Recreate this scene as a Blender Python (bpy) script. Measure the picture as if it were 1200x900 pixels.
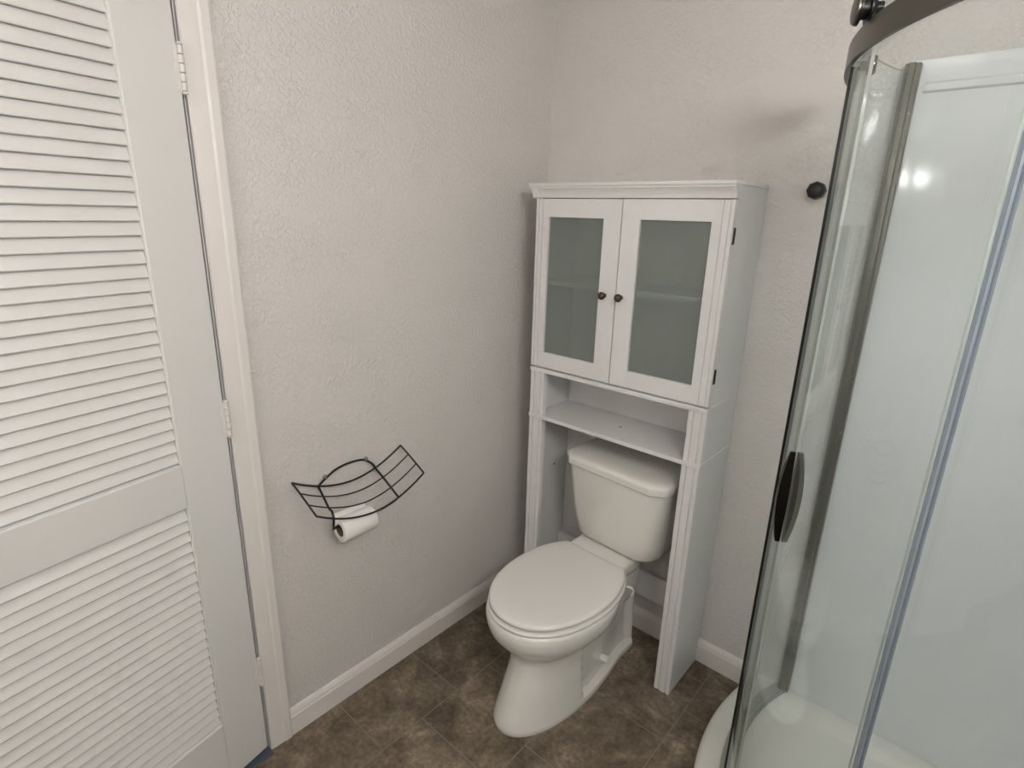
import bpy, bmesh, math
from mathutils import Vector, Matrix
C = bpy.context.scene.collection
R = math.radians
for o in list(bpy.data.objects): bpy.data.objects.remove(o)

# ---------------------------------------------------------------- camera
CAM = (1.413, -1.7933, 1.5998); YAW = -.7178; PITCH = .2955; ROLL = .0277; F = 655.22
def make_camera():
    fw = Vector((math.sin(YAW)*math.cos(PITCH), math.cos(YAW)*math.cos(PITCH), -math.sin(PITCH)))
    rt = Vector((math.cos(YAW), -math.sin(YAW), 0)); up = rt.cross(fw)
    r2 = math.cos(ROLL)*rt + math.sin(ROLL)*up; u2 = -math.sin(ROLL)*rt + math.cos(ROLL)*up
    cd = bpy.data.cameras.new('camera'); cd.sensor_width = 36; cd.lens = F/1200*36; cd.clip_start = .02
    co = bpy.data.objects.new('camera', cd); C.objects.link(co)
    m = Matrix((r2, u2, -fw)).transposed().to_4x4(); m.translation = Vector(CAM); co.matrix_world = m
    bpy.context.scene.camera = co
make_camera()

# ---------------------------------------------------------------- world, exposure
sc = bpy.context.scene
w = bpy.data.worlds.new('world'); sc.world = w; w.use_nodes = True
w.node_tree.nodes['Background'].inputs[0].default_value = (.22, .38, .60, 1)
w.node_tree.nodes['Background'].inputs[1].default_value = .14
sc.view_settings.view_transform = 'Standard'; sc.view_settings.look = 'None'
sc.view_settings.gamma = 1; sc.view_settings.use_curve_mapping = False
EXPOSURE = 1.08; sc.view_settings.exposure = EXPOSURE
BULB = 60.0      # emission of the vanity globes
CEIL_FILL = 3.0       # emission of the added ceiling fill light

# ---------------------------------------------------------------- materials
def srgb(r, g, b):
    f = lambda c: (c/255/12.92 if c/255 <= .04045 else ((c/255+.055)/1.055)**2.4)
    return (f(r), f(g), f(b), 1)
class NT:
    def __init__(s, name):
        s.m = bpy.data.materials.new(name); s.m.use_nodes = True; s.t = s.m.node_tree; s.t.nodes.clear()
        s.out = s.n('ShaderNodeOutputMaterial')
    def n(s, typ, **kw):
        nd = s.t.nodes.new(typ)
        for k, v in kw.items():
            if hasattr(nd, k) and k not in nd.inputs: setattr(nd, k, v)
            else: nd.inputs[k].default_value = v
        return nd
    def l(s, a, b): s.t.links.new(a, b)
def plain(name, col, rough=.5, metal=0, spec=.5, bump=None, var=None, coat=0):
    s = NT(name); p = s.n('ShaderNodeBsdfPrincipled')
    p.inputs['Base Color'].default_value = col; p.inputs['Roughness'].default_value = rough
    p.inputs['Metallic'].default_value = metal; p.inputs['Specular IOR Level'].default_value = spec
    p.inputs['Coat Weight'].default_value = coat
    g = s.n('ShaderNodeNewGeometry')
    if var:
        nz = s.n('ShaderNodeTexNoise'); nz.inputs['Scale'].default_value = var[0]; nz.inputs['Detail'].default_value = 4
        s.l(g.outputs['Position'], nz.inputs['Vector'])
        mx = s.n('ShaderNodeMix', data_type='RGBA')
        mx.inputs[6].default_value = col; mx.inputs[7].default_value = tuple(c*var[1] for c in col[:3])+(1,)
        rp = s.n('ShaderNodeMapRange'); rp.inputs[1].default_value = .35; rp.inputs[2].default_value = .7
        s.l(nz.outputs[0], rp.inputs[0]); s.l(rp.outputs[0], mx.inputs[0]); s.l(mx.outputs[2], p.inputs['Base Color'])
    if bump:
        nz = s.n('ShaderNodeTexNoise'); nz.inputs['Scale'].default_value = bump[0]; nz.inputs['Detail'].default_value = 3
        s.l(g.outputs['Position'], nz.inputs['Vector'])
        b = s.n('ShaderNodeBump'); b.inputs['Strength'].default_value = bump[1]; b.inputs['Distance'].default_value = bump[2]
        s.l(nz.outputs[0], b.inputs['Height']); s.l(b.outputs[0], p.inputs['Normal'])
    s.l(p.outputs[0], s.out.inputs[0]); return s.m
def wall_mat(name, col):
    s = NT(name); p = s.n('ShaderNodeBsdfPrincipled'); g = s.n('ShaderNodeNewGeometry')
    p.inputs['Base Color'].default_value = col; p.inputs['Roughness'].default_value = .48
    n1 = s.n('ShaderNodeTexNoise'); n1.inputs['Scale'].default_value = 95; n1.inputs['Detail'].default_value = 2.5; n1.inputs['Distortion'].default_value = .7
    s.l(g.outputs['Position'], n1.inputs['Vector'])
    mr = s.n('ShaderNodeMapRange', interpolation_type='SMOOTHSTEP'); mr.inputs[1].default_value = .42; mr.inputs[2].default_value = .62
    s.l(n1.outputs[0], mr.inputs[0])
    n2 = s.n('ShaderNodeTexNoise'); n2.inputs['Scale'].default_value = 9; s.l(g.outputs['Position'], n2.inputs['Vector'])
    m2 = s.n('ShaderNodeMapRange'); m2.inputs[1].default_value = .35; m2.inputs[2].default_value = .65; m2.inputs[3].default_value = .45; m2.inputs[4].default_value = 1
    s.l(n2.outputs[0], m2.inputs[0])
    mu = s.n('ShaderNodeMath', operation='MULTIPLY'); s.l(mr.outputs[0], mu.inputs[0]); s.l(m2.outputs[0], mu.inputs[1])
    b = s.n('ShaderNodeBump'); b.inputs['Strength'].default_value = .75; b.inputs['Distance'].default_value = .0022
    s.l(mu.outputs[0], b.inputs['Height']); s.l(b.outputs[0], p.inputs['Normal'])
    s.l(p.outputs[0], s.out.inputs[0]); return s.m
def floor_mat():
    s = NT('stone_look_vinyl_tile'); p = s.n('ShaderNodeBsdfPrincipled'); g = s.n('ShaderNodeNewGeometry')
    sp = s.n('ShaderNodeSeparateXYZ'); s.l(g.outputs['Position'], sp.inputs[0])
    cb = s.n('ShaderNodeCombineXYZ')
    T = .3125
    ay = s.n('ShaderNodeMath', operation='ADD'); ay.inputs[1].default_value = .257 + 20*T; s.l(sp.outputs[1], ay.inputs[0])
    ax = s.n('ShaderNodeMath', operation='ADD'); ax.inputs[1].default_value = -.265 + 19*T; s.l(sp.outputs[0], ax.inputs[0])
    s.l(ay.outputs[0], cb.inputs[0]); s.l(ax.outputs[0], cb.inputs[1])
    br = s.n('ShaderNodeTexBrick'); br.offset = .5; br.offset_frequency = 2; br.squash = 1
    br.inputs['Scale'].default_value = 1; br.inputs['Brick Width'].default_value = T; br.inputs['Row Height'].default_value = T
    br.inputs['Mortar Size'].default_value = .0022; br.inputs['Mortar Smooth'].default_value = .4; br.inputs['Bias'].default_value = 0
    br.inputs['Color1'].default_value = (.82, .82, .82, 1); br.inputs['Color2'].default_value = (1.12, 1.12, 1.12, 1)
    s.l(cb.outputs[0], br.inputs['Vector'])
    n1 = s.n('ShaderNodeTexNoise'); n1.inputs['Scale'].default_value = 9; n1.inputs['Detail'].default_value = 9; n1.inputs['Roughness'].default_value = .68; n1.inputs['Distortion'].default_value = .5
    s.l(g.outputs['Position'], n1.inputs['Vector'])
    cr = s.n('ShaderNodeValToRGB'); e = cr.color_ramp.elements
    e[0].position = .3; e[0].color = srgb(76, 66, 53); e[1].position = .72; e[1].color = srgb(162, 149, 131)
    a = e.new(.45); a.color = srgb(104, 92, 77); a = e.new(.56); a.color = srgb(122, 110, 94)
    s.l(n1.outputs[0], cr.inputs[0])
    n3 = s.n('ShaderNodeTexNoise'); n3.inputs['Scale'].default_value = 70; n3.inputs['Detail'].default_value = 5; s.l(g.outputs['Position'], n3.inputs['Vector'])
    m3 = s.n('ShaderNodeMapRange'); m3.inputs[1].default_value = .3; m3.inputs[2].default_value = .7; m3.inputs[3].default_value = .72; m3.inputs[4].default_value = 1.25
    s.l(n3.outputs[0], m3.inputs[0])
    x1 = s.n('ShaderNodeMix', data_type='RGBA', blend_type='MULTIPLY'); x1.inputs[0].default_value = 1
    s.l(cr.outputs[0], x1.inputs[6]); s.l(br.outputs[0], x1.inputs[7])
    x2 = s.n('ShaderNodeMix', data_type='RGBA', blend_type='MULTIPLY'); x2.inputs[0].default_value = 1
    s.l(x1.outputs[2], x2.inputs[6]); s.l(m3.outputs[0], x2.inputs[7])
    x3 = s.n('ShaderNodeMix', data_type='RGBA'); x3.inputs[7].default_value = srgb(150, 139, 124)
    mf = s.n('ShaderNodeMath', operation='MULTIPLY'); mf.inputs[1].default_value = .75
    s.l(br.outputs['Fac'], mf.inputs[0]); s.l(mf.outputs[0], x3.inputs[0]); s.l(x2.outputs[2], x3.inputs[6])
    s.l(x3.outputs[2], p.inputs['Base Color'])
    p.inputs['Roughness'].default_value = .5; p.inputs['Specular IOR Level'].default_value = .35
    b = s.n('ShaderNodeBump'); b.inputs['Strength'].default_value = .4; b.inputs['Distance'].default_value = .001
    s.l(n1.outputs[0], b.inputs['Height']); s.l(b.outputs[0], p.inputs['Normal'])
    s.l(p.outputs[0], s.out.inputs[0]); return s.m
def glass_mat(name, tint, refl=1.0):
    # thin clear glazing: each face passes tinted light and mirrors by Fresnel
    s = NT(name); g = s.n('ShaderNodeNewGeometry')
    io = s.n('ShaderNodeMapRange'); io.inputs[3].default_value = 1.5; io.inputs[4].default_value = 1/1.5
    s.l(g.outputs['Backfacing'], io.inputs[0])
    fr = s.n('ShaderNodeFresnel'); s.l(io.outputs[0], fr.inputs[0])
    mu = s.n('ShaderNodeMath', operation='MULTIPLY'); mu.inputs[1].default_value = refl; s.l(fr.outputs[0], mu.inputs[0])
    t = s.n('ShaderNodeBsdfTransparent'); t.inputs[0].default_value = tint
    gl = s.n('ShaderNodeBsdfGlossy'); gl.inputs['Roughness'].default_value = .015; gl.inputs[0].default_value = (.95, 1, .98, 1)
    mx = s.n('ShaderNodeMixShader'); s.l(mu.outputs[0], mx.inputs[0]); s.l(t.outputs[0], mx.inputs[1]); s.l(gl.outputs[0], mx.inputs[2])
    s.l(mx.outputs[0], s.out.inputs[0]); return s.m
def frosted_mat():
    s = NT('frosted_glass')
    t = s.n('ShaderNodeBsdfTransparent'); t.inputs[0].default_value = (.78, .82, .79, 1)
    d = s.n('ShaderNodeBsdfDiffuse'); d.inputs[0].default_value = (.40, .43, .41, 1)
    mx = s.n('ShaderNodeMixShader'); mx.inputs[0].default_value = .27; s.l(t.outputs[0], mx.inputs[1]); s.l(d.outputs[0], mx.inputs[2])
    gl = s.n('ShaderNodeBsdfGlossy'); gl.inputs['Roughness'].default_value = .35
    m2 = s.n('ShaderNodeMixShader'); m2.inputs[0].default_value = .04; s.l(mx.outputs[0], m2.inputs[1]); s.l(gl.outputs[0], m2.inputs[2])
    s.l(m2.outputs[0], s.out.inputs[0]); return s.m
def seal_mat():
    s = NT('clear_vinyl_seal')
    t = s.n('ShaderNodeBsdfTransparent'); t.inputs[0].default_value = (.80, .83, .87, 1)
    p = s.n('ShaderNodeBsdfPrincipled'); p.inputs['Base Color'].default_value = srgb(142, 150, 160); p.inputs['Roughness'].default_value = .2
    mx = s.n('ShaderNodeMixShader'); mx.inputs[0].default_value = .45; s.l(t.outputs[0], mx.inputs[1]); s.l(p.outputs[0], mx.inputs[2])
    s.l(mx.outputs[0], s.out.inputs[0]); return s.m
def emit_mat(name, col, st):
    s = NT(name); e = s.n('ShaderNodeEmission'); e.inputs[0].default_value = col; e.inputs[1].default_value = st
    s.l(e.outputs[0], s.out.inputs[0]); return s.m
M = dict(
    wall=wall_mat('orange_peel_wall_paint', srgb(212, 208, 204)),
    ceiling=plain('ceiling_paint', srgb(225, 222, 218), .8, bump=(60, .4, .002)),
    floor=floor_mat(),
    trim=plain('trim_paint', srgb(222, 217, 212), .38, bump=(260, .06, .0005)),
    door=plain('door_paint', srgb(217, 216, 213), .42, bump=(300, .08, .0005)),
    cab=plain('cabinet_laminate', srgb(222, 221, 219), .33, var=(30, .97)),
    cabside=plain('cabinet_side_laminate', srgb(216, 217, 216), .3, bump=(120, .08, .0006)),
    porcelain=plain('porcelain', srgb(223, 221, 215), .1, spec=.6, coat=.3),
    plastic=plain('seat_plastic', srgb(224, 222, 217), .13, spec=.5),
    acrylic=plain('shower_acrylic', srgb(220, 224, 224), .09, spec=.5, var=(3, .975)),
    tray=plain('tray_acrylic', srgb(226, 226, 220), .22),
    nickel=plain('brushed_nickel', srgb(114, 111, 104), .33, .9, bump=(200, .05, .0004)),
    chrome=plain('chrome', srgb(190, 188, 182), .12, 1),
    bronze=plain('dark_nickel', srgb(88, 80, 70), .28, 1),
    dark_chrome=plain('dark_chrome', srgb(105, 98, 88), .12, 1),
    black_metal=plain('black_metal', srgb(30, 24, 19), .22, .7),
    black=plain('black_plastic', srgb(13, 12, 11), .35),
    wire=plain('black_coated_wire', srgb(20, 24, 22), .35),
    steel=plain('screw_steel', srgb(150, 146, 135), .3, .9),
    paper=plain('tissue_paper', srgb(232, 229, 226), .95, bump=(400, .25, .0006)),
    card=plain('cardboard', srgb(96, 78, 60), .9),
    hole=plain('dark_hole', srgb(28, 25, 22), .9),
    glass=glass_mat('shower_glass', (.965, .98, .98, 1), .85),
    glass_edge_pale=plain('polished_glass_edge', srgb(204, 208, 202), .12),
    track=plain('track_aluminium', srgb(176, 178, 174), .3, .6),
    glass_edge=plain('glass_cut_edge', srgb(26, 44, 46), .15),
    frosted=frosted_mat(), seal=seal_mat(),
    hall=plain('hall_floor_and_daylight_tint', srgb(78, 88, 98), .7),  # hall floor colour, also painting the bluish daylight under the door
    bulb=emit_mat('lit_globe', (1.0, .975, .95, 1), BULB),
    diffuser=emit_mat('fill_light_diffuser', (1.0, .975, .94, 1), CEIL_FILL),
)

# ---------------------------------------------------------------- mesh helpers
def obj(name, bm, mat, parent=None, smooth=False, bevel=0, seg=2, angle=35):
    bmesh.ops.recalc_face_normals(bm, faces=bm.faces)
    me = bpy.data.meshes.new(name); bm.to_mesh(me); bm.free()
    o = bpy.data.objects.new(name, me); C.objects.link(o)
    for m in (mat if isinstance(mat, (list, tuple)) else [mat]): me.materials.append(m)
    if smooth:
        for f in me.polygons: f.use_smooth = True
        if smooth != 'all':
            me.set_sharp_from_angle(angle=R(angle))
    if bevel:
        b = o.modifiers.new('bevel', 'BEVEL'); b.width = bevel; b.segments = seg; b.limit_method = 'ANGLE'; b.angle_limit = R(30)
        for f in me.polygons: f.use_smooth = True
        me.set_sharp_from_angle(angle=R(80))
    if parent: o.parent = parent
    return o
def thing(name, label, cat, loc=(0, 0, 0), rz=0, group=None, kind=None):
    o = bpy.data.objects.new(name, None); C.objects.link(o); o.location = loc; o.rotation_euler = (0, 0, rz); o.empty_display_size = .05
    if label: o['label'] = label
    if cat: o['category'] = cat
    if group: o['group'] = group
    if kind: o['kind'] = kind
    return o
def struct(o, label=None, cat=None):
    o['kind'] = 'structure'
    if label: o['label'] = label
    if cat: o['category'] = cat
    return o
def box(bm, x0, x1, y0, y1, z0, z1):
    v = [bm.verts.new((x, y, z)) for x in (x0, x1) for y in (y0, y1) for z in (z0, z1)]
    for f in ((0, 1, 3, 2), (4, 6, 7, 5), (0, 4, 5, 1), (2, 3, 7, 6), (0, 2, 6, 4), (1, 5, 7, 3)): bm.faces.new([v[i] for i in f])
def bx(*a):
    bm = bmesh.new()
    for b in (a if isinstance(a[0], (tuple, list)) else [a]): box(bm, *b)
    return bm
def loft(bm, rings, cap0=True, cap1=True, closed=True, mat=0):
    vs = [[bm.verts.new(p) for p in r] for r in rings]
    n = len(vs[0])
    for a, b in zip(vs[:-1], vs[1:]):
        for i in range(n if closed else n-1):
            j = (i+1) % n; f = bm.faces.new((a[i], a[j], b[j], b[i])); f.material_index = mat
    if cap0: bm.faces.new(vs[0][::-1]).material_index = mat
    if cap1: bm.faces.new(vs[-1]).material_index = mat
    return vs
def prism(bm, prof, axis, a, b):
    """extrude a 2D outline; axis 'x': prof=(y,z); 'y': (x,z); 'z': (x,y)"""
    f = {'x': lambda p, t: (t, p[0], p[1]), 'y': lambda p, t: (p[0], t, p[1]), 'z': lambda p, t: (p[0], p[1], t)}[axis]
    loft(bm, [[f(p, a) for p in prof], [f(p, b) for p in prof]])
def frame_of(d):
    d = d.normalized(); u = Vector((0, 0, 1)) if abs(d.z) < .9 else Vector((1, 0, 0))
    a = d.cross(u).normalized(); return a, a.cross(d).normalized()
def tube(bm, pts, r, n=10, rs=None):
    pts = [Vector(p) for p in pts]; rings = []
    a, b = frame_of(pts[1]-pts[0])
    for i, p in enumerate(pts):
        t = (pts[min(i+1, len(pts)-1)]-pts[max(i-1, 0)]).normalized()
        a = (a - t*a.dot(t)).normalized(); b = t.cross(a)
        rr = rs[i] if rs else r
        rings.append([p + rr*(math.cos(2*math.pi*k/n)*a + math.sin(2*math.pi*k/n)*b) for k in range(n)])
    loft(bm, rings)
def turned(bm, p, d, prof, n=24):
    """revolve prof [(dist along d, radius)] about the axis d from p"""
    p = Vector(p); d = Vector(d).normalized(); a, b = frame_of(d)
    rings = [[p + d*t + max(r, 1e-5)*(math.cos(2*math.pi*k/n)*a + math.sin(2*math.pi*k/n)*b) for k in range(n)] for t, r in prof]
    loft(bm, rings)
def tb(*a, **k):
    bm = bmesh.new(); tube(bm, *a, **k); return bm
def tn(*a, **k):
    bm = bmesh.new(); turned(bm, *a, **k); return bm
def spline(P, n=8):
    P = [Vector(p) for p in P]; out = []
    Q = [2*P[0]-P[1]] + P + [2*P[-1]-P[-2]]
    for i in range(1, len(Q)-2):
        for k in range(n):
            t = k/n; p0, p1, p2, p3 = Q[i-1:i+3]
            out.append(.5*((2*p1)+(p2-p0)*t+(2*p0-5*p1+4*p2-p3)*t*t+(-p0+3*p1-3*p2+p3)*t**3))
    return out + [P[-1]]

# ---------------------------------------------------------------- room shell
XR, YF, H = 2.018, -2.95, 2.44
DY0, DY1, DZ = -2.055, -1.2715, 2.075          # doorway in the left wall
struct(obj('floor', bx(-.12, XR+.1, YF-.1, .1, -.06, 0), M['floor']))
struct(obj('ceiling', bx(-.12, XR+.1, YF-.1, .1, H, H+.08), M['ceiling']))
struct(obj('wall_back', bx(-.12, XR+.1, 0, .1, 0, H), M['wall']))
struct(obj('wall_right', bx(XR, XR+.1, YF, 0, 0, H), M['wall']))
struct(obj('wall_front', bx(-.12, XR+.1, YF-.1, YF, 0, H), M['wall']))
struct(obj('wall_left', bx((-.12, 0, DY1+.019, 0, 0, H), (-.12, 0, YF, DY0-.019, 0, H), (-.12, 0, DY0-.019, DY1+.019, DZ+.019, H)), M['wall']))
# hallway floor seen through the gap under the door
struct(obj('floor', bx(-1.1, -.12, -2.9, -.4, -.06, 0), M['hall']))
struct(obj('trim_3', bx(-.12, .034, DY0, DY1, 0, .005), M['hall'], bevel=.002), 'threshold strip under the louvered door, tinted blue-grey for leaking daylight and shade', 'threshold')  # reaches into the room to paint daylight leak and shade on the floor
# baseboards: flat board with an eased, stepped top
def bb_prof(s): return [(0, 0), (s*.0145, 0), (s*.0145, .068), (s*.0125, .071), (s*.0125, .076), (s*.007, .088), (s*.004, .0925), (0, .0925)]
bm = bmesh.new(); prism(bm, bb_prof(1), 'y', DY1+.069, 0)
struct(obj('baseboard_left', bm, M['trim'], smooth=True, angle=25))
bm = bmesh.new(); prism(bm, bb_prof(-1), 'x', .0145, 1.03)
struct(obj('baseboard_back', bm, M['trim'], smooth=True, angle=25))
# door casing (stepped profile) and jamb
def casing(y_in, s, z1):
    P = [(0, 0), (0, .0), (.011, 0), (.014, .004), (.0155, .018), (.0155, .040), (.018, .046), (.018, .063), (.015, .0685), (0, .0685)]
    return [(p[0], y_in + s*p[1]) for p in P[1:]]
bm = bmesh.new(); prism(bm, casing(DY1+.002, 1, 0), 'z', 0, DZ+.068)
prism(bm, casing(DY0-.002, -1, 0), 'z', 0, DZ+.068)
box(bm, 0, .016, DY0-.002, DY1+.002, DZ-.001, DZ+.068)
struct(obj('trim_1', bm, M['trim'], smooth=True, angle=20), 'white painted casing around the louvered door', 'door casing')
bm = bx((-.12, 0, DY1, DY1+.019, 0, DZ), (-.12, 0, DY0-.019, DY0, 0, DZ), (-.12, 0, DY0-.019, DY1+.019, DZ, DZ+.019),
        (-.075, -.045, DY1-.011, DY1, 0, DZ), (-.075, -.045, DY0, DY0+.011, 0, DZ), (-.075, -.045, DY0, DY1, DZ-.011, DZ))
struct(obj('trim_2', bm, M['trim']), 'white door jamb with stop behind the louvered door', 'door jamb')

# ---------------------------------------------------------------- louvered door, ajar
DW, DT = .765, .034
door = thing('door_1', 'white louvered door standing slightly ajar, hinged on its right edge', 'door', (.019, -1.281, 0), R(-90+11.5), kind='structure')
ZL0, ZL1, ZU0, ZU1, ZT = .225, .900, 1.009, 1.975, 2.06
SL, SR = .121, DW-.121
bm = bx((.0, SL, -DT, 0, .028, ZT), (SR, DW, -DT, 0, .028, ZT), (SL, SR, -DT, 0, .028, ZL0), (SL, SR, -DT, 0, ZL1, ZU0), (SL, SR, -DT, 0, ZU1, ZT))
obj('door_frame', bm, M['door'], door, bevel=.0018)
def louvers(z0, z1, pitch=.0288, gap=0):
    bm = bmesh.new(); z = z0 + gap
    while z < z1 - .006:
        y0, y1 = -.0035, -.0195                       # lower edge near the room, upper edge at the back
        zt = min(z + .0375, z1 - .001); dx = .006
        prof = [(y0, z), (y0+.0012, z+.0022), (y0-.0004, z+.0062), (y1+.004, zt), (y1, zt-.002), (y1-.0005, zt-.006), (y0-.004, z+.0003)]
        prism(bm, prof, 'x', SL-dx, SR+dx)
        z += pitch
    return bm
obj('lower_louvers', louvers(ZL0, ZL1, gap=.0075), M['door'], door, smooth=True, angle=40)
obj('upper_louvers', louvers(ZU0, ZU1, gap=.0085), M['door'], door, smooth=True, angle=40)
# sloped sills and narrow beads round the louver openings
def sills(z0, z1):
    bm = bmesh.new()
    prism(bm, [(0.0, z0-.0005), (-.001, z0+.0015), (-.030, z0+.0135), (-.030, z0-.0005)], 'x', SL, SR)
    box(bm, SL-.001, SL+.0035, -.012, -.0022, z0, z1); box(bm, SR-.0035, SR+.001, -.012, -.0022, z0, z1)
    return bm
obj('opening_bead', sills(ZL0, ZL1), M['door'], door); obj('opening_bead', sills(ZU0, ZU1), M['door'], door)
for hz in (1.872, 1.092, .309):
    h = obj('hinge', bx((.0, .010, -.0005, .0018, hz-.044, hz+.044)), M['trim'], door, bevel=.0006)
    bm = bmesh.new()
    for k in range(5):
        z = hz-.044+k*.0176; turned(bm, (-.004, .0045, z+.0006), (0, 0, 1), [(0, .0045), (.0005, .0058), (.0158, .0058), (.0164, .0045)], 16)
    turned(bm, (-.004, .0045, hz-.050), (0, 0, 1), [(0, .003), (.002, .0062), (.005, .0062), (.006, .004)], 16)
    turned(bm, (-.004, .0045, hz+.044), (0, 0, 1), [(0, .004), (.001, .0062), (.004, .0062), (.006, .003)], 16)
    obj('hinge_barrel', bm, M['trim'], h, smooth=True)
kb = obj('door_knob', tn((DW-.06, 0, .95), (0, 1, 0), [(0, .032), (.006, .032), (.009, .014), (.03, .012), (.04, .024), (.058, .027), (.066, .018), (.067, 0)]), M['nickel'], door, smooth=True)

# ---------------------------------------------------------------- over-toilet cabinet
CX0, CX1 = .1475, .8235
cab = thing('storage_cabinet', 'tall white over-toilet cabinet with two frosted glass doors, in the wall corner', 'cabinet', (0, 0, 0))
BX0, BX1 = .142, .8215                            # upper body
YB = -.0155                                      # cabinet back stands clear of the baseboard
Z_LO, Z_UP, Z_TOP = .882, 1.062, 1.700
T = .015
def side(x0, x1, z0, z1, y0, y1): return (x0, x1, y0, y1, z0, z1)
# upper box
obj('side_panel', bx(BX1-T, BX1, -.2165, -.001, Z_UP, 1.6895), M['cabside'], cab, bevel=.0008)
obj('side_panel', bx(BX0, BX0+T, -.2165, -.001, Z_UP, 1.6895), M['cabside'], cab, bevel=.0008)
obj('back_panel', bx(BX0+T, BX1-T, -.012, -.006, .85, 1.672), M['cab'], cab)
obj('interior_shelf', bx(BX0+T, BX1-T, -.2135, -.012, 1.364, 1.380), M['cab'], cab, bevel=.001)
# crown: top board and cove moulding below it
obj('top_board', bx(.1185, .8235, -.251, -.001, 1.690, 1.700), M['cab'], cab, bevel=.0012)
bm = bmesh.new()
cove = [(-.247, 1.690), (-.247, 1.684), (-.243, 1.680), (-.238, 1.672), (-.2345, 1.662), (-.2335, 1.6545), (-.200, 1.6545), (-.200, 1.690)]
prism(bm, cove, 'x', .140, .8222)
prism(bm, [(.1225, 1.690), (.1225, 1.684), (.1265, 1.680), (.1315, 1.672), (.1345, 1.662), (.1355, 1.6545), (.1475, 1.6545), (.1475, 1.690)], 'y', -.2472, -.001)
obj('crown_moulding', bm, M['cab'], cab, smooth=True, angle=30)
# ledges (they run round front and sides) and the open cubby
for z in (Z_UP, Z_LO):
    obj('ledge', bx(CX0-.002, CX1+.001, -.2415, -.001, z-.014, z), M['cab'], cab, bevel=.0012)
def post(x0, x1, z0, z1):
    bm = bmesh.new(); wd = x1-x0
    P = [(x0, -.214), (x1, -.214), (x1, -.2375), (x1-.010, -.2385), (x1-.0115, -.2335), (x1-.015, -.2335), (x1-.0165, -.2385),
         (x1-.026, -.2385), (x0+.020, -.2385), (x0+.0190, -.2345), (x0+.0160, -.2345), (x0+.015, -.2385), (x0+.001, -.2385), (x0, -.2375)]
    prism(bm, P, 'z', z0, z1); return bm
obj('front_post', post(CX1-.057, CX1-.001, Z_LO, Z_UP-.014), M['cab'], cab)
obj('front_post', post(CX0, CX0+.060, Z_LO, Z_UP-.014), M['cab'], cab)
obj('side_panel', bx(CX1-T-.002, CX1-.002, -.2145, -.001, Z_LO, Z_UP-.014), M['cabside'], cab)
obj('side_panel', bx(CX0+.002, CX0+T+.002, -.2145, -.001, Z_LO, Z_UP-.014), M['cabside'], cab)
# legs down to the floor, notched over the baseboard
def leg_side(x0, x1):
    bm = bmesh.new(); prism(bm, [(-.2145, 0), (-.0155, 0), (-.0155, .094), (-.001, .094), (-.001, Z_LO-.014), (-.2145, Z_LO-.014)], 'x', x0, x1); return bm
for (a, b, c, d) in ((CX1-.0585, CX1-.0025, CX1-T-.0035, CX1-.0035), (CX0, CX0+.060, CX0+.0015, CX0+T+.0015)):
    lg = obj('leg_post', post(a, b, 0, Z_LO-.014), M['cab'], cab)
    obj('leg_panel', leg_side(c, d), M['cabside'], cab)
obj('crossbar', bx(CX0+.017, CX1-.019, -.028, -.014, .168, .278), M['cab'], cab, bevel=.001)
for p, d, rr in (((.236, -.0282, .262), (0, -1, 0), .005), ((CX0+T+.0015, -.085, .62), (1, 0, 0), .004), ((CX0+T+.002, -.10, 1.005), (1, 0, 0), .0045), ((.48, -.13, Z_LO), (0, 0, 1), .004)):
    obj('screw_hole', tn(p, d, [(0, rr), (.0006, rr)], 14), M['hole'], cab)
# doors
def cab_door(x0, x1, gx0, gx1, hinge_right):
    z0, z1, gz0, gz1 = 1.067, 1.6515, 1.1225, 1.593
    yf, yb = -.2345, -.2175
    bm = bx((x0, gx0, yb, yf, z0, z1), (gx1, x1, yb, yf, z0, z1), (gx0, gx1, yb, yf, z0, gz0), (gx0, gx1, yb, yf, gz1, z1))
    # beads on the outer stile
    if hinge_right: s0, s1 = gx1, x1
    else: s0, s1 = x0, gx0
    bm.free(); bm = bmesh.new()
    def stile(a, b, grooves):
        P = [(a, yb), (b, yb), (b, yf)]
        for g in sorted(grooves, reverse=True): P += [(g+.0016, yf), (g+.0008, yf+.003), (g-.0008, yf+.003), (g-.0016, yf)]
        P += [(a, yf)]; prism(bm, P, 'z', z0, z1)
    if hinge_right:
        stile(x0, gx0, []); stile(gx1, x1, [x1-.011, x1-.030])
    else:
        stile(x0, gx0, [x0+.011, x0+.028]); stile(gx1, x1, [])
    e = .0004
    box(bm, gx0, gx1, yb, yf+e, z0, gz0); box(bm, gx0, gx1, yb, yf+e, gz1, z1)
    d = obj('door', bm, M['cab'], cab)
    obj('glass_pane', bx(gx0-.004, gx1+.004, -.2275, -.2235, gz0-.004, gz1+.004), M['frosted'], d)
    kx = x0+.0195 if hinge_right else x1-.038
    obj('knob', tn((.4985 if hinge_right else .4375, yf, 1.355), (0, -1, 0), [(0, .0075), (.003, .0065), (.008, .006), (.011, .010), (.016, .0128), (.021, .0125), (.0245, .0095), (.0255, .005), (.0256, 0)], 28), M['bronze'], d, smooth=True, angle=60)
    return d
cab_door(.1425, .4775, .196, .4145, False)
cab_door(.4810, .8215, .5425, .7630, True)
for z in (1.557, 1.158):
    h = obj('hinge', bx((BX1-.0002, BX1+.0012, -.2225, -.2105, z-.023, z+.023)), M['bronze'], cab)
    obj('hinge_pin', tn((BX1+.002, -.2165, z-.02), (0, 0, 1), [(0, .0022), (.04, .0022)], 10), M['bronze'], h, smooth=True)

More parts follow.
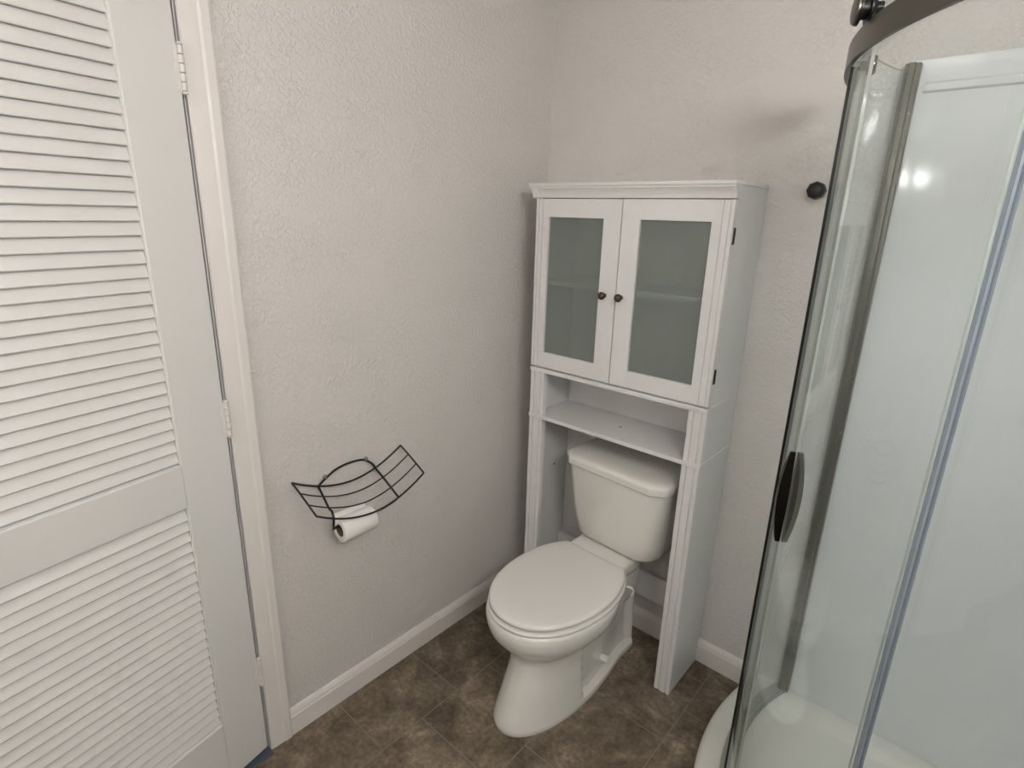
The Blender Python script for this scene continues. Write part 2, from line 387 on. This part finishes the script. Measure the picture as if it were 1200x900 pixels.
# ---------------------------------------------------------------- toilet
toi = thing('toilet', 'white two-piece toilet with elongated bowl and closed lid, under the cabinet', 'toilet', (.513, 0, 0), R(-2))
def lerp(t, T_):
    for (a, va), (b, vb) in zip(T_[:-1], T_[1:]):
        if t <= b:
            u = (t-a)/(b-a); u = max(0, u)
            return [x+(y-x)*u for x, y in zip(va, vb)]
    return T_[-1][1]
def smax(a, b, k=.02):
    h = max(k-abs(a-b), 0)/k; return max(a, b)+h*h*k*.25
def sstep(a, b, x):
    t = min(1, max(0, (x-a)/(b-a))); return t*t*(3-2*t)
# z: front y, bowl centre y, bowl half width, neck half width, back y
BT = [(0, (-.742, -.45, .128, .100, -.075)), (.012, (-.744, -.45, .130, .102, -.072)), (.03, (-.738, -.45, .126, .098, -.075)),
      (.10, (-.708, -.45, .118, .088, -.068)), (.18, (-.676, -.45, .110, .086, -.070)), (.235, (-.664, -.452, .112, .088, -.070)),
      (.262, (-.676, -.458, .128, .090, -.070)), (.285, (-.700, -.464, .150, .092, -.070)), (.312, (-.727, -.47, .172, .094, -.07)),
      (.34, (-.744, -.475, .185, .097, -.07)), (.365, (-.751, -.477, .190, .098, -.07)), (.385, (-.752, -.478, .191, .104, -.05)), (.397, (-.749, -.478, .189, .108, -.045)), (.404, (-.742, -.478, .183, .108, -.045))]
def bowl_ring(z, n=110, inset=0):
    fy, cy, b, nk, by = lerp(z, BT); fy += inset; b -= inset
    L = []; a1 = cy-fy; a2 = -.245-cy if z > .25 else -.14-cy
    for k in range(n+1):
        u = k/n; y = fy + (by-fy)*(.5-.5*math.cos(math.pi*u)) if True else 0
        d = (y-cy)/(a1 if y < cy else a2)
        w = b*max(0, 1-abs(d)**2.15)**(1/2.15) if abs(d) < 1 else 0
        nkw = nk*sstep(-.46, -.30, y) if z > .25 else nk*sstep(-.55, -.30, y)
        end = min(1, max(0, (by-y)/.05)); nkw *= math.sqrt(max(0, 1-(1-end)**2))
        w = smax(w, nkw, .03) if 0 < k < n else 0.0
        # trapway recess in the flank of the foot
        rec = sstep(-.468, -.460, y)*(1-sstep(-.14, -.10, y))*sstep(.024, .032, z)*(1-sstep(.215, .24, z + .25*(max(0, -.44-y))))
        w -= .024*rec*(1 if w > .05 else 0)
        L.append((w, y))
    return [(w, y, z) for w, y in L] + [(-w, y, z) for w, y in L[-2:0:-1]]
zs = [0, .006, .012, .02, .024, .028, .032, .036] + [.045+.0125*i for i in range(15)] + [.235, .245, .254, .262, .273, .285, .297, .312, .326, .34, .352, .365, .376, .385, .392, .397, .401, .404]
bm = bmesh.new(); rings = [bowl_ring(z) for z in sorted(zs)]
loft(bm, rings, cap1=True)
bmesh.ops.remove_doubles(bm, verts=bm.verts, dist=.0004)
bowl = obj('bowl', bm, M['porcelain'], toi, smooth=True, angle=55)
# raised deck that carries the tank
def deck_ring(z, g=0):
    P = []
    for y, w in ((-.290, .110), (-.272, .118), (-.255, .120), (-.235, .117), (-.215, .117), (-.195, .120), (-.10, .118), (-.05, .104), (-.042, .098)): P.append((w-g, y + (g if y < -.2 else -g)))
    return [(w, y, z) for w, y in P] + [(-w, y, z) for w, y in P[::-1]]
bm = bmesh.new(); loft(bm, [deck_ring(.36, .03), deck_ring(.385, .006), deck_ring(.400), deck_ring(.428), deck_ring(.4355, .002), deck_ring(.439, .006), deck_ring(.440, .014)])
obj('tank_deck', bm, M['porcelain'], toi, smooth=True, angle=50)
# seat and lid outlines
def seat_outline(g=0, n=40, fy=-.748, by=-.268, b=.190, cy=-.475):
    P = []
    t0 = math.radians(-150)
    for k in range(2*n+1):
        t = t0 + (-2*t0)*k/(2*n)           # angle from the front point
        y = cy - math.cos(t)*((cy-fy) if math.cos(t) > 0 else (by-cy)*1.48); x = math.sin(t)*b
        e = 2.1
        x = b*math.copysign(abs(math.sin(t))**(2/e), t) if True else x
        y = cy - math.copysign(abs(math.cos(t))**(2/e), math.cos(t))*((cy-fy) if math.cos(t) > 0 else (by-cy)*1.30)
        y = min(y, by)
        r = math.hypot(x, y-cy); s = (r-g)/r; P.append((x*s, cy+(y-cy)*s))
    return P
def slab(name, prof, mat, **k):
    bm = bmesh.new(); loft(bm, [[(x, y, z) for x, y in seat_outline(g, **k)] for z, g in prof]); return obj(name, bm, mat, toi, smooth=True, angle=50)
slab('seat', [(.404, .004), (.406, .001), (.411, 0), (.415, .001), (.4175, .006)], M['plastic'], by=-.262)
slab('lid', [(.4240, .014), (.4262, .007), (.429, .004), (.434, .004), (.4385, .006), (.4415, .010), (.443, .017), (.4437, .04), (.444, .09)], M['plastic'])
# tank: chamfered-corner plan, tapering to a rounded foot
def tank_ring(z, hw, fy, by, ch):
    P = [(hw-ch*.9, fy), (hw-ch*.45, fy+ch*.22), (hw-ch*.12, fy+ch*.62), (hw, fy+ch*1.15), (hw+.0, by-.03), (hw-.012, by-.008), (hw-.03, by)]
    return [(x, y, z) for x, y in P] + [(-x, y, z) for x, y in P[::-1]]
bm = bmesh.new()
loft(bm, [tank_ring(.4405, .120, -.185, -.045, .06), tank_ring(.443, .148, -.208, -.035, .06), tank_ring(.450, .161, -.217, -.032, .06), tank_ring(.465, .170, -.224, -.03, .058),
          tank_ring(.52, .180, -.232, -.03, .055), tank_ring(.60, .189, -.241, -.03, .053), tank_ring(.68, .197, -.248, -.03, .052), tank_ring(.737, .201, -.252, -.03, .052)])
tk = obj('tank', bm, M['porcelain'], toi, smooth=True, angle=28, bevel=0)
def lid_ring(z, g, ch=.042):
    hw, fy, by = .212-g, -.263+g, -.024-g*.5
    P = [(hw-ch, fy), (hw-ch*.12, fy+ch*.70), (hw, fy+ch*1.0), (hw, by-.02), (hw-.02, by)]
    return [(x, y, z) for x, y in P] + [(-x, y, z) for x, y in P[::-1]]
bm = bmesh.new(); loft(bm, [lid_ring(.7375, .004), lid_ring(.741, .001), lid_ring(.760, 0), lid_ring(.766, .001), lid_ring(.7715, .005), lid_ring(.7745, .011), lid_ring(.7765, .022), lid_ring(.778, .05)])
tl = obj('tank_lid', bm, M['porcelain'], toi, smooth=True, angle=32)
for o_ in (tk, tl): o_.location = (.026, 0, 0); o_.rotation_euler = (0, 0, R(-2))
for s in (1, -1):
    obj('bolt_cap', tn((s*.088, -.315, .075), (s, 0, .15), [(0, .0125), (.026, .0125), (.0285, .0115), (.030, .008), (.0302, 0)]), M['plastic'], toi, smooth=True)
obj('seat_clip', tb(spline([(.162, -.315, .412), (.176, -.312, .413), (.182, -.306, .404), (.180, -.302, .385), (.172, -.300, .372)]), .0035), M['plastic'], toi, smooth=True)

# ---------------------------------------------------------------- wire rack with toilet paper arm, on the left wall
rack = thing('wire_rack', 'black wire cradle rack with a paper arm, screwed to the left wall', 'rack', (0, -.935, .80))
RY = -.935; RZ = .80
W_ = .0026
def cradle(x, zc, hw, sag, skew=0):
    pts = []
    for k in range(25):
        t = -1+2*k/24; pts.append((x, t*hw+skew, zc + sag*(abs(t)**1.9)))
    return pts
rk = [(.014, 0.0, .190, .061), (.050, -.022, .190, .062), (.086, -.046, .190, .063), (.120, -.069, .190, .063)]
ends = []
for i, (x, zc, hw, sag) in enumerate(rk):
    pts = cradle(x, zc-.005, hw, sag, .001+i*.003)
    ends.append((pts[0], pts[-1]))
    obj('cradle_wire', tb(pts, W_*(1.15 if i in (0, 3) else .85), 8), M['wire'], rack, smooth='all')
for e in (0, 1):
    obj('end_wire', tb([x[e] for x in ends], W_*1.1, 8), M['wire'], rack, smooth='all')
def on(y, i):
    X, zc, hw, sag = rk[i]; return zc-.005 + sag*abs((y-.001-i*.003)/hw)**1.9
YL, YR = -.110, .090
arch = spline([(.014, YL, on(YL, 0)), (.006, YL+.024, .026), (.003, -.045, .044), (.003, .0, .051), (.003, .050, .046), (.008, YR-.012, .028), (.014, YR, on(YR, 0))], 8)
obj('mounting_arch', tb(arch, W_*1.35, 8), M['wire'], rack, smooth='all')
rod_z = -.0915
L = [(rk[0][0], YL, on(YL, 0)-.003), (rk[1][0], -.116, on(-.116, 1)-.003), (rk[2][0], -.122, on(-.122, 2)-.003), (.108, -.126, -.022), (.117, -.128, -.030),
     (.119, -.128, -.040), (.102, -.121, rod_z+.008), (.092, -.117, rod_z), (.088, -.105, rod_z), (.088, -.02, rod_z)]
obj('paper_arm', tb(L, W_*1.35, 8), M['wire'], rack, smooth='all')
obj('side_rail', tb([(rk[i][0], YR+.003*i, on(YR+.003*i, i)-.003) for i in range(4)], W_*1.35, 8), M['wire'], rack, smooth='all')
obj('wire_stop', tb([(.1215, y, on(y, 3)) for y in (.030, .045, .060, .075, .088)], .0036, 8), M['wire'], rack, smooth='all')
for y, z in ((-.082, .034), (.062, .046)):
    obj('screw', tn((0, y, z), (1, 0, 0), [(0, .004), (.003, .007), (.007, .0065), (.009, .004), (.0092, 0)], 14), M['steel'], rack, smooth=True)

roll = thing('toilet_paper_roll', 'white toilet paper roll hanging on the wire rack arm by the left wall', 'toilet paper', (.088, -1.030, RZ+rod_z-.0155))
n = 40; RO, RI, LN = .037, .0195, .112
bm = bmesh.new(); prof = [(0, RI), (0, RO-.0015), (.0015, RO), (LN-.0015, RO), (LN, RO-.0015), (LN, RI)]
rings = [[(r*math.cos(2*math.pi*k/n), t, r*math.sin(2*math.pi*k/n)) for k in range(n)] for t, r in prof+[prof[0]]]
loft(bm, rings, False, False); bmesh.ops.remove_doubles(bm, verts=bm.verts, dist=1e-5)
obj('paper_winding', bm, M['paper'], roll, smooth=True, angle=50)
bm = bmesh.new(); rings = [[(r*math.cos(2*math.pi*k/n), t, r*math.sin(2*math.pi*k/n)) for k in range(n)] for t, r in ((.001, .0194), (.001, .0184), (LN-.001, .0184), (LN-.001, .0194), (.001, .0194))]
loft(bm, rings, False, False); bmesh.ops.remove_doubles(bm, verts=bm.verts, dist=1e-5)
obj('cardboard_core', bm, M['card'], roll, smooth=True, angle=50)
bm = bmesh.new()
pth = [(RO*math.cos(R(a)), RO*math.sin(R(a))) for a in range(60, 135, 10)] + [(-.030, .033), (-.034, .040)]
rg = []
for k, (x, z) in enumerate(pth):
    rg.append([(x+.0006, .004, z+.0004), (x+.0006, LN-.004, z+.0004 + (.006 if k > 9 else 0)), (x+.0014, LN-.004, z+.0010 + (.006 if k > 9 else 0)), (x+.0014, .004, z+.0010)])
loft(bm, rg); obj('loose_sheet', bm, M['paper'], roll, smooth=True)

# ---------------------------------------------------------------- black knob hook on the back wall
hk = obj('wall_hook', tn((0, 0, 0), (0, -1, 0), [(0, .021), (.004, .0235), (.026, .0245), (.036, .021), (.038, .017), (.0382, 0)], 8), M['black'], None, bevel=.0015)
hk.location = (.957, 0, 1.683); hk['label'] = 'small black knob hook on the back wall between the cabinet and the shower'; hk['category'] = 'hook'

# ---------------------------------------------------------------- shower
SC = Vector((1.758, -.260)); RG = .685; RT = .773; ZTR = .079
def pol(th, r, z): return (SC.x + r*math.cos(R(th)), SC.y + r*math.sin(R(th)), z)
def arc_slab(bm, t0, t1, r0, r1, z0, z1, step=1.5, edge=0):
    n = max(2, int(abs(t1-t0)/step)); rings = []
    for k in range(n+1):
        t = t0+(t1-t0)*k/n; rings.append([pol(t, r0, z0), pol(t, r1, z0), pol(t, r1, z1), pol(t, r0, z1)])
    vs = loft(bm, rings)
    if edge:
        bm.faces.ensure_lookup_table()
        for f in bm.faces:
            z = [v.co.z for v in f.verts]; rr = [math.hypot(v.co.x-SC.x, v.co.y-SC.y) for v in f.verts]
            f.material_index = 0 if (max(z)-min(z) > .1 and max(rr)-min(rr) < (r1-r0)*.5) else edge
def tray_ring(ins, bk, z, n=72):
    r = RT-ins; yb, xb = -bk, XR-bk
    t0 = math.pi - math.asin((yb-SC.y)/r); t1 = 2*math.pi - math.acos(min(1, (xb-SC.x)/r))
    P = [(SC.x+r*math.cos(t0+(t1-t0)*k/n), SC.y+r*math.sin(t0+(t1-t0)*k/n), z) for k in range(n+1)]
    return P + [(xb, P[-1][1]*.66+yb*.34, z), (xb, P[-1][1]*.33+yb*.67, z), (xb, yb, z), (P[0][0]*.4+xb*.6, yb, z), (P[0][0]*.7+xb*.3, yb, z)]
tray = thing('shower_tray', 'white quarter-round acrylic shower tray on the floor in the right corner', 'shower tray', (0, 0, 0))
bm = bmesh.new()
loft(bm, [tray_ring(.006, .002, 0), tray_ring(.001, .002, .02), tray_ring(0, .002, .052), tray_ring(.004, .002, .066), tray_ring(.012, .002, .0745), tray_ring(.026, .002, ZTR), tray_ring(.105, .045, ZTR),
          tray_ring(.118, .058, .075), tray_ring(.135, .075, .060), tray_ring(.150, .088, .054), tray_ring(.30, .20, .050), tray_ring(.42, .30, .047)])
obj('basin', bm, M['tray'], tray, smooth=True, angle=50)
obj('drain', tn((1.66, -.36, .046), (0, 0, 1), [(0, .045), (.003, .045), (.0045, .041), (.0046, 0)], 32), M['chrome'], tray, smooth=True)

sur = thing('shower_surround', 'glossy white acrylic wall panels lining the shower corner', 'shower wall', (0, 0, 0))
xw = SC.x - math.sqrt(RG**2-SC.y**2)          # where the curved glass meets the back wall
obj('wall_panel', bx(xw-.012, XR-.001, -.007, -.001, ZTR, 1.982), M['acrylic'], sur, bevel=.002)
obj('wall_panel', bx(XR-.007, XR-.001, -(1.758-xw)-.27, -.007, ZTR, 1.982), M['acrylic'], sur, bevel=.002)
bm = bmesh.new(); prism(bm, [(-.007, 1.930), (-.012, 1.926), (-.013, 1.918), (-.012, 1.910), (-.007, 1.906)], 'x', xw+.03, XR-.007)
obj('panel_rib', bm, M['acrylic'], sur, smooth=True)
for k, (r, dz) in enumerate(((.019, 0), (.026, -.012), (.033, -.024), (.040, -.034))):
    pts = [(1.222 + r*math.cos(t), -.0072, 1.062+dz + r*.9*math.sin(t)) for t in [ (R(-170)+R(160)*i/24 if k else 2*math.pi*i/24) for i in range(25)]]
    obj('moulded_ring', tb(pts, .0012, 6), M['acrylic'], sur, smooth='all')

enc = thing('shower_enclosure', 'curved clear glass shower enclosure with brushed nickel rail and a sliding door', 'shower enclosure', (0, 0, 0))
GZ0, GZ1 = .088, 1.950
tw = 180 - math.degrees(math.asin(-SC.y/RG))  # angle where glass meets the back wall
def glass(name, t0, t1, r, z0, z1, parent, e='glass_edge_pale'):
    bm = bmesh.new(); arc_slab(bm, t0, t1, r-.003, r+.003, z0, z1, edge=1); return obj(name, bm, [M['glass'], M[e]], parent, smooth=True, angle=40)
glass('fixed_panel', tw+2.2, 205, RG-.010, GZ0, GZ1, enc)
glass('fixed_panel', 236, 270+(180-tw)-2, RG-.010, GZ0, GZ1, enc)
# wall profiles
def profile(th, wall):
    bm = bmesh.new(); c = Vector(pol(th, RG-.010, 0))
    if wall == 'back': box(bm, c.x-.020, c.x+.013, -.030, -.0075, ZTR, 1.972); box(bm, c.x-.012, c.x+.004, -.040, -.030, ZTR, 1.972)
    else: box(bm, XR-.034, XR-.0075, c.y-.024, c.y+.014, ZTR, 1.985)
    return bm
pr = obj('wall_profile', profile(tw+1, 'back'), M['nickel'], enc, bevel=.002)
px = pol(tw+1, RG-.010, 0)[0]
for z in (1.86, 1.02, .25):
    obj('screw', tn((px+.008, -.030, z), (0, -1, 0), [(0, .0035), (.0015, .0033), (.002, .002), (.0021, 0)], 12), M['steel'], pr, smooth=True)
obj('wall_profile', profile(270+(180-tw)-1, 'right'), M['nickel'], enc, bevel=.002)
# top rail, flat bar on edge
bm = bmesh.new(); arc_slab(bm, 178.5, 284, .6945, .7025, 1.8825, 1.927)
rail = obj('top_rail', bm, M['nickel'], enc, smooth=True, angle=30, bevel=0)
for th in (190, 240, 281):
    d = Vector((math.cos(R(th)), math.sin(R(th)), 0))
    s = obj('standoff', tn(pol(th, .695, 1.905), -d, [(0, .009), (.030, .009), (.030, .0165), (.034, .018), (.042, .018), (.046, .0155), (.0462, 0)], 24), M['dark_chrome'], rail, smooth=True, angle=40)
# bottom guide track
bm = bmesh.new(); arc_slab(bm, tw+2, 270+(180-tw)-2, RG-.022, RG+.020, ZTR, ZTR+.007); arc_slab(bm, tw+2, 270+(180-tw)-2, RG+.012, RG+.016, ZTR+.007, ZTR+.013)
arc_slab(bm, tw+2, 270+(180-tw)-2, RG-.018, RG-.014, ZTR+.007, ZTR+.013)
obj('bottom_track', bm, M['track'], enc, smooth=True, angle=40)
# sliding door
D0, D1 = 199.5, 238
RD = RG+.006
sd = glass('sliding_door', D0, D1, RD, GZ0+.012, 1.975, enc)
bm = bmesh.new(); arc_slab(bm, D0-.35, D0+.15, RD-.006, RD+.006, GZ0+.012, 1.88); obj('edge_seal', bm, M['black'], sd)
bm = bmesh.new(); arc_slab(bm, D1-.35, D1+.12, RD-.006, RD+.006, GZ0+.012, 1.975); arc_slab(bm, D1+.12, D1+.55, RD-.003, RD-.001, GZ0+.012, 1.975)
obj('edge_seal', bm, M['seal'], sd)
for s in (1, -1):
    HT = 209.5
    dr = Vector((math.cos(R(HT)), math.sin(R(HT)), 0)); tg = Vector((-dr.y, dr.x, 0)); r0 = RD + s*.003
    bm = bmesh.new(); n = 18; rings = []
    for k in range(n+1):
        t = -1+2*k/n; z = 1.040 + t*.104; wd = .005 + .0055*(1-t*t); out = .009 + .012*(1-t*t)
        c = Vector((SC.x, SC.y, z)) + dr*r0
        rings.append([c + tg*wd, c + tg*wd*.7 + dr*s*out, c - tg*wd*.7 + dr*s*out, c - tg*wd])
    loft(bm, rings); obj('handle', bm, M['black_metal'] if s > 0 else M['nickel'], sd, smooth=True, angle=35)
for th in (206.5, 231):
    d = Vector((math.cos(R(th)), math.sin(R(th)), 0))
    r_ = obj('roller', tn(pol(th, RD-.012, 1.951), d, [(0, .010), (.010, .010), (.012, .017), (.018, .023), (.0185, .0255), (.022, .0255), (.0225, .0165), (.034, .0165), (.0345, .0255), (.038, .0255), (.0385, .022), (.0386, 0)], 32), M['black'], sd, smooth=True, angle=40)
    obj('roller_cap', tn(pol(th, RD-.012+.0386, 1.951), d, [(0, .0235), (.003, .0235), (.0045, .021), (.0046, 0)], 32), M['nickel'], r_, smooth=True, angle=40)
for th in (203, 233):
    d = Vector((math.cos(R(th)), math.sin(R(th)), 0))
    obj('bottom_guide', tn(pol(th, RD-.016, GZ0+.03), d, [(0, .009), (.009, .009), (.010, .006), (.022, .006), (.023, .009), (.032, .009)], 20), M['chrome'], sd, smooth=True)

# ---------------------------------------------------------------- lamps of the room, plus an added ceiling fill light (behind the viewpoint)
van = thing('vanity_light', 'nickel vanity light bar with four lit globes on the right wall', 'wall lamp', (XR, -1.62, 2.06))
obj('back_plate', bx(-.022, 0, -.34, .34, -.05, .05), M['nickel'], van, bevel=.004)
for k in range(4):
    y = -.255+.17*k
    obj('socket', tn((-.022, y, 0), (-1, 0, 0), [(0, .03), (.02, .028), (.03, .02), (.035, .02)]), M['nickel'], van, smooth=True)
    obj('globe', tn((-.048, y, 0), (-1, 0, 0), [(.046-.046*math.cos(math.pi*i/14), .046*math.sin(math.pi*i/14)) for i in range(15)]), M['bulb'], van, smooth='all')
cl = thing('ceiling_fill_light', 'added round ceiling fill light with a lit diffuser', 'fill lamp', (.95, -2.0, H))  # unseen fixture, added to lift the ambient light
obj('fill_lamp_ring', tn((0, 0, 0), (0, 0, -1), [(0, .17), (.02, .17), (.025, .16), (.0251, 0)], 40), M['nickel'], cl, smooth=True)
obj('diffuser', tn((0, 0, -.0251), (0, 0, -1), [(0, .155), (.02, .15), (.035, .13), (.045, .09), (.05, .04), (.051, 0)], 40), M['diffuser'], cl, smooth='all')
sc2 = thing('wall_sconce', 'nickel two-globe sconce on the wall behind the viewpoint', 'wall lamp', (.77, YF, 1.87))
obj('back_plate', tn((0, 0, 0), (0, 1, 0), [(0, .06), (.012, .06), (.018, .045), (.0181, 0)], 32), M['nickel'], sc2, smooth=True)
for x in (-.055, .055):
    obj('arm', tb([(0, .012, -.01), (x*.5, .05, -.02), (x, .07, -.02), (x, .075, -.01)], .006), M['nickel'], sc2, smooth=True)
    obj('globe', tn((x, .075, -.012), (0, 0, 1), [(.032-.032*math.cos(math.pi*i/14), .032*math.sin(math.pi*i/14)) for i in range(15)]), M['bulb'], sc2, smooth='all')
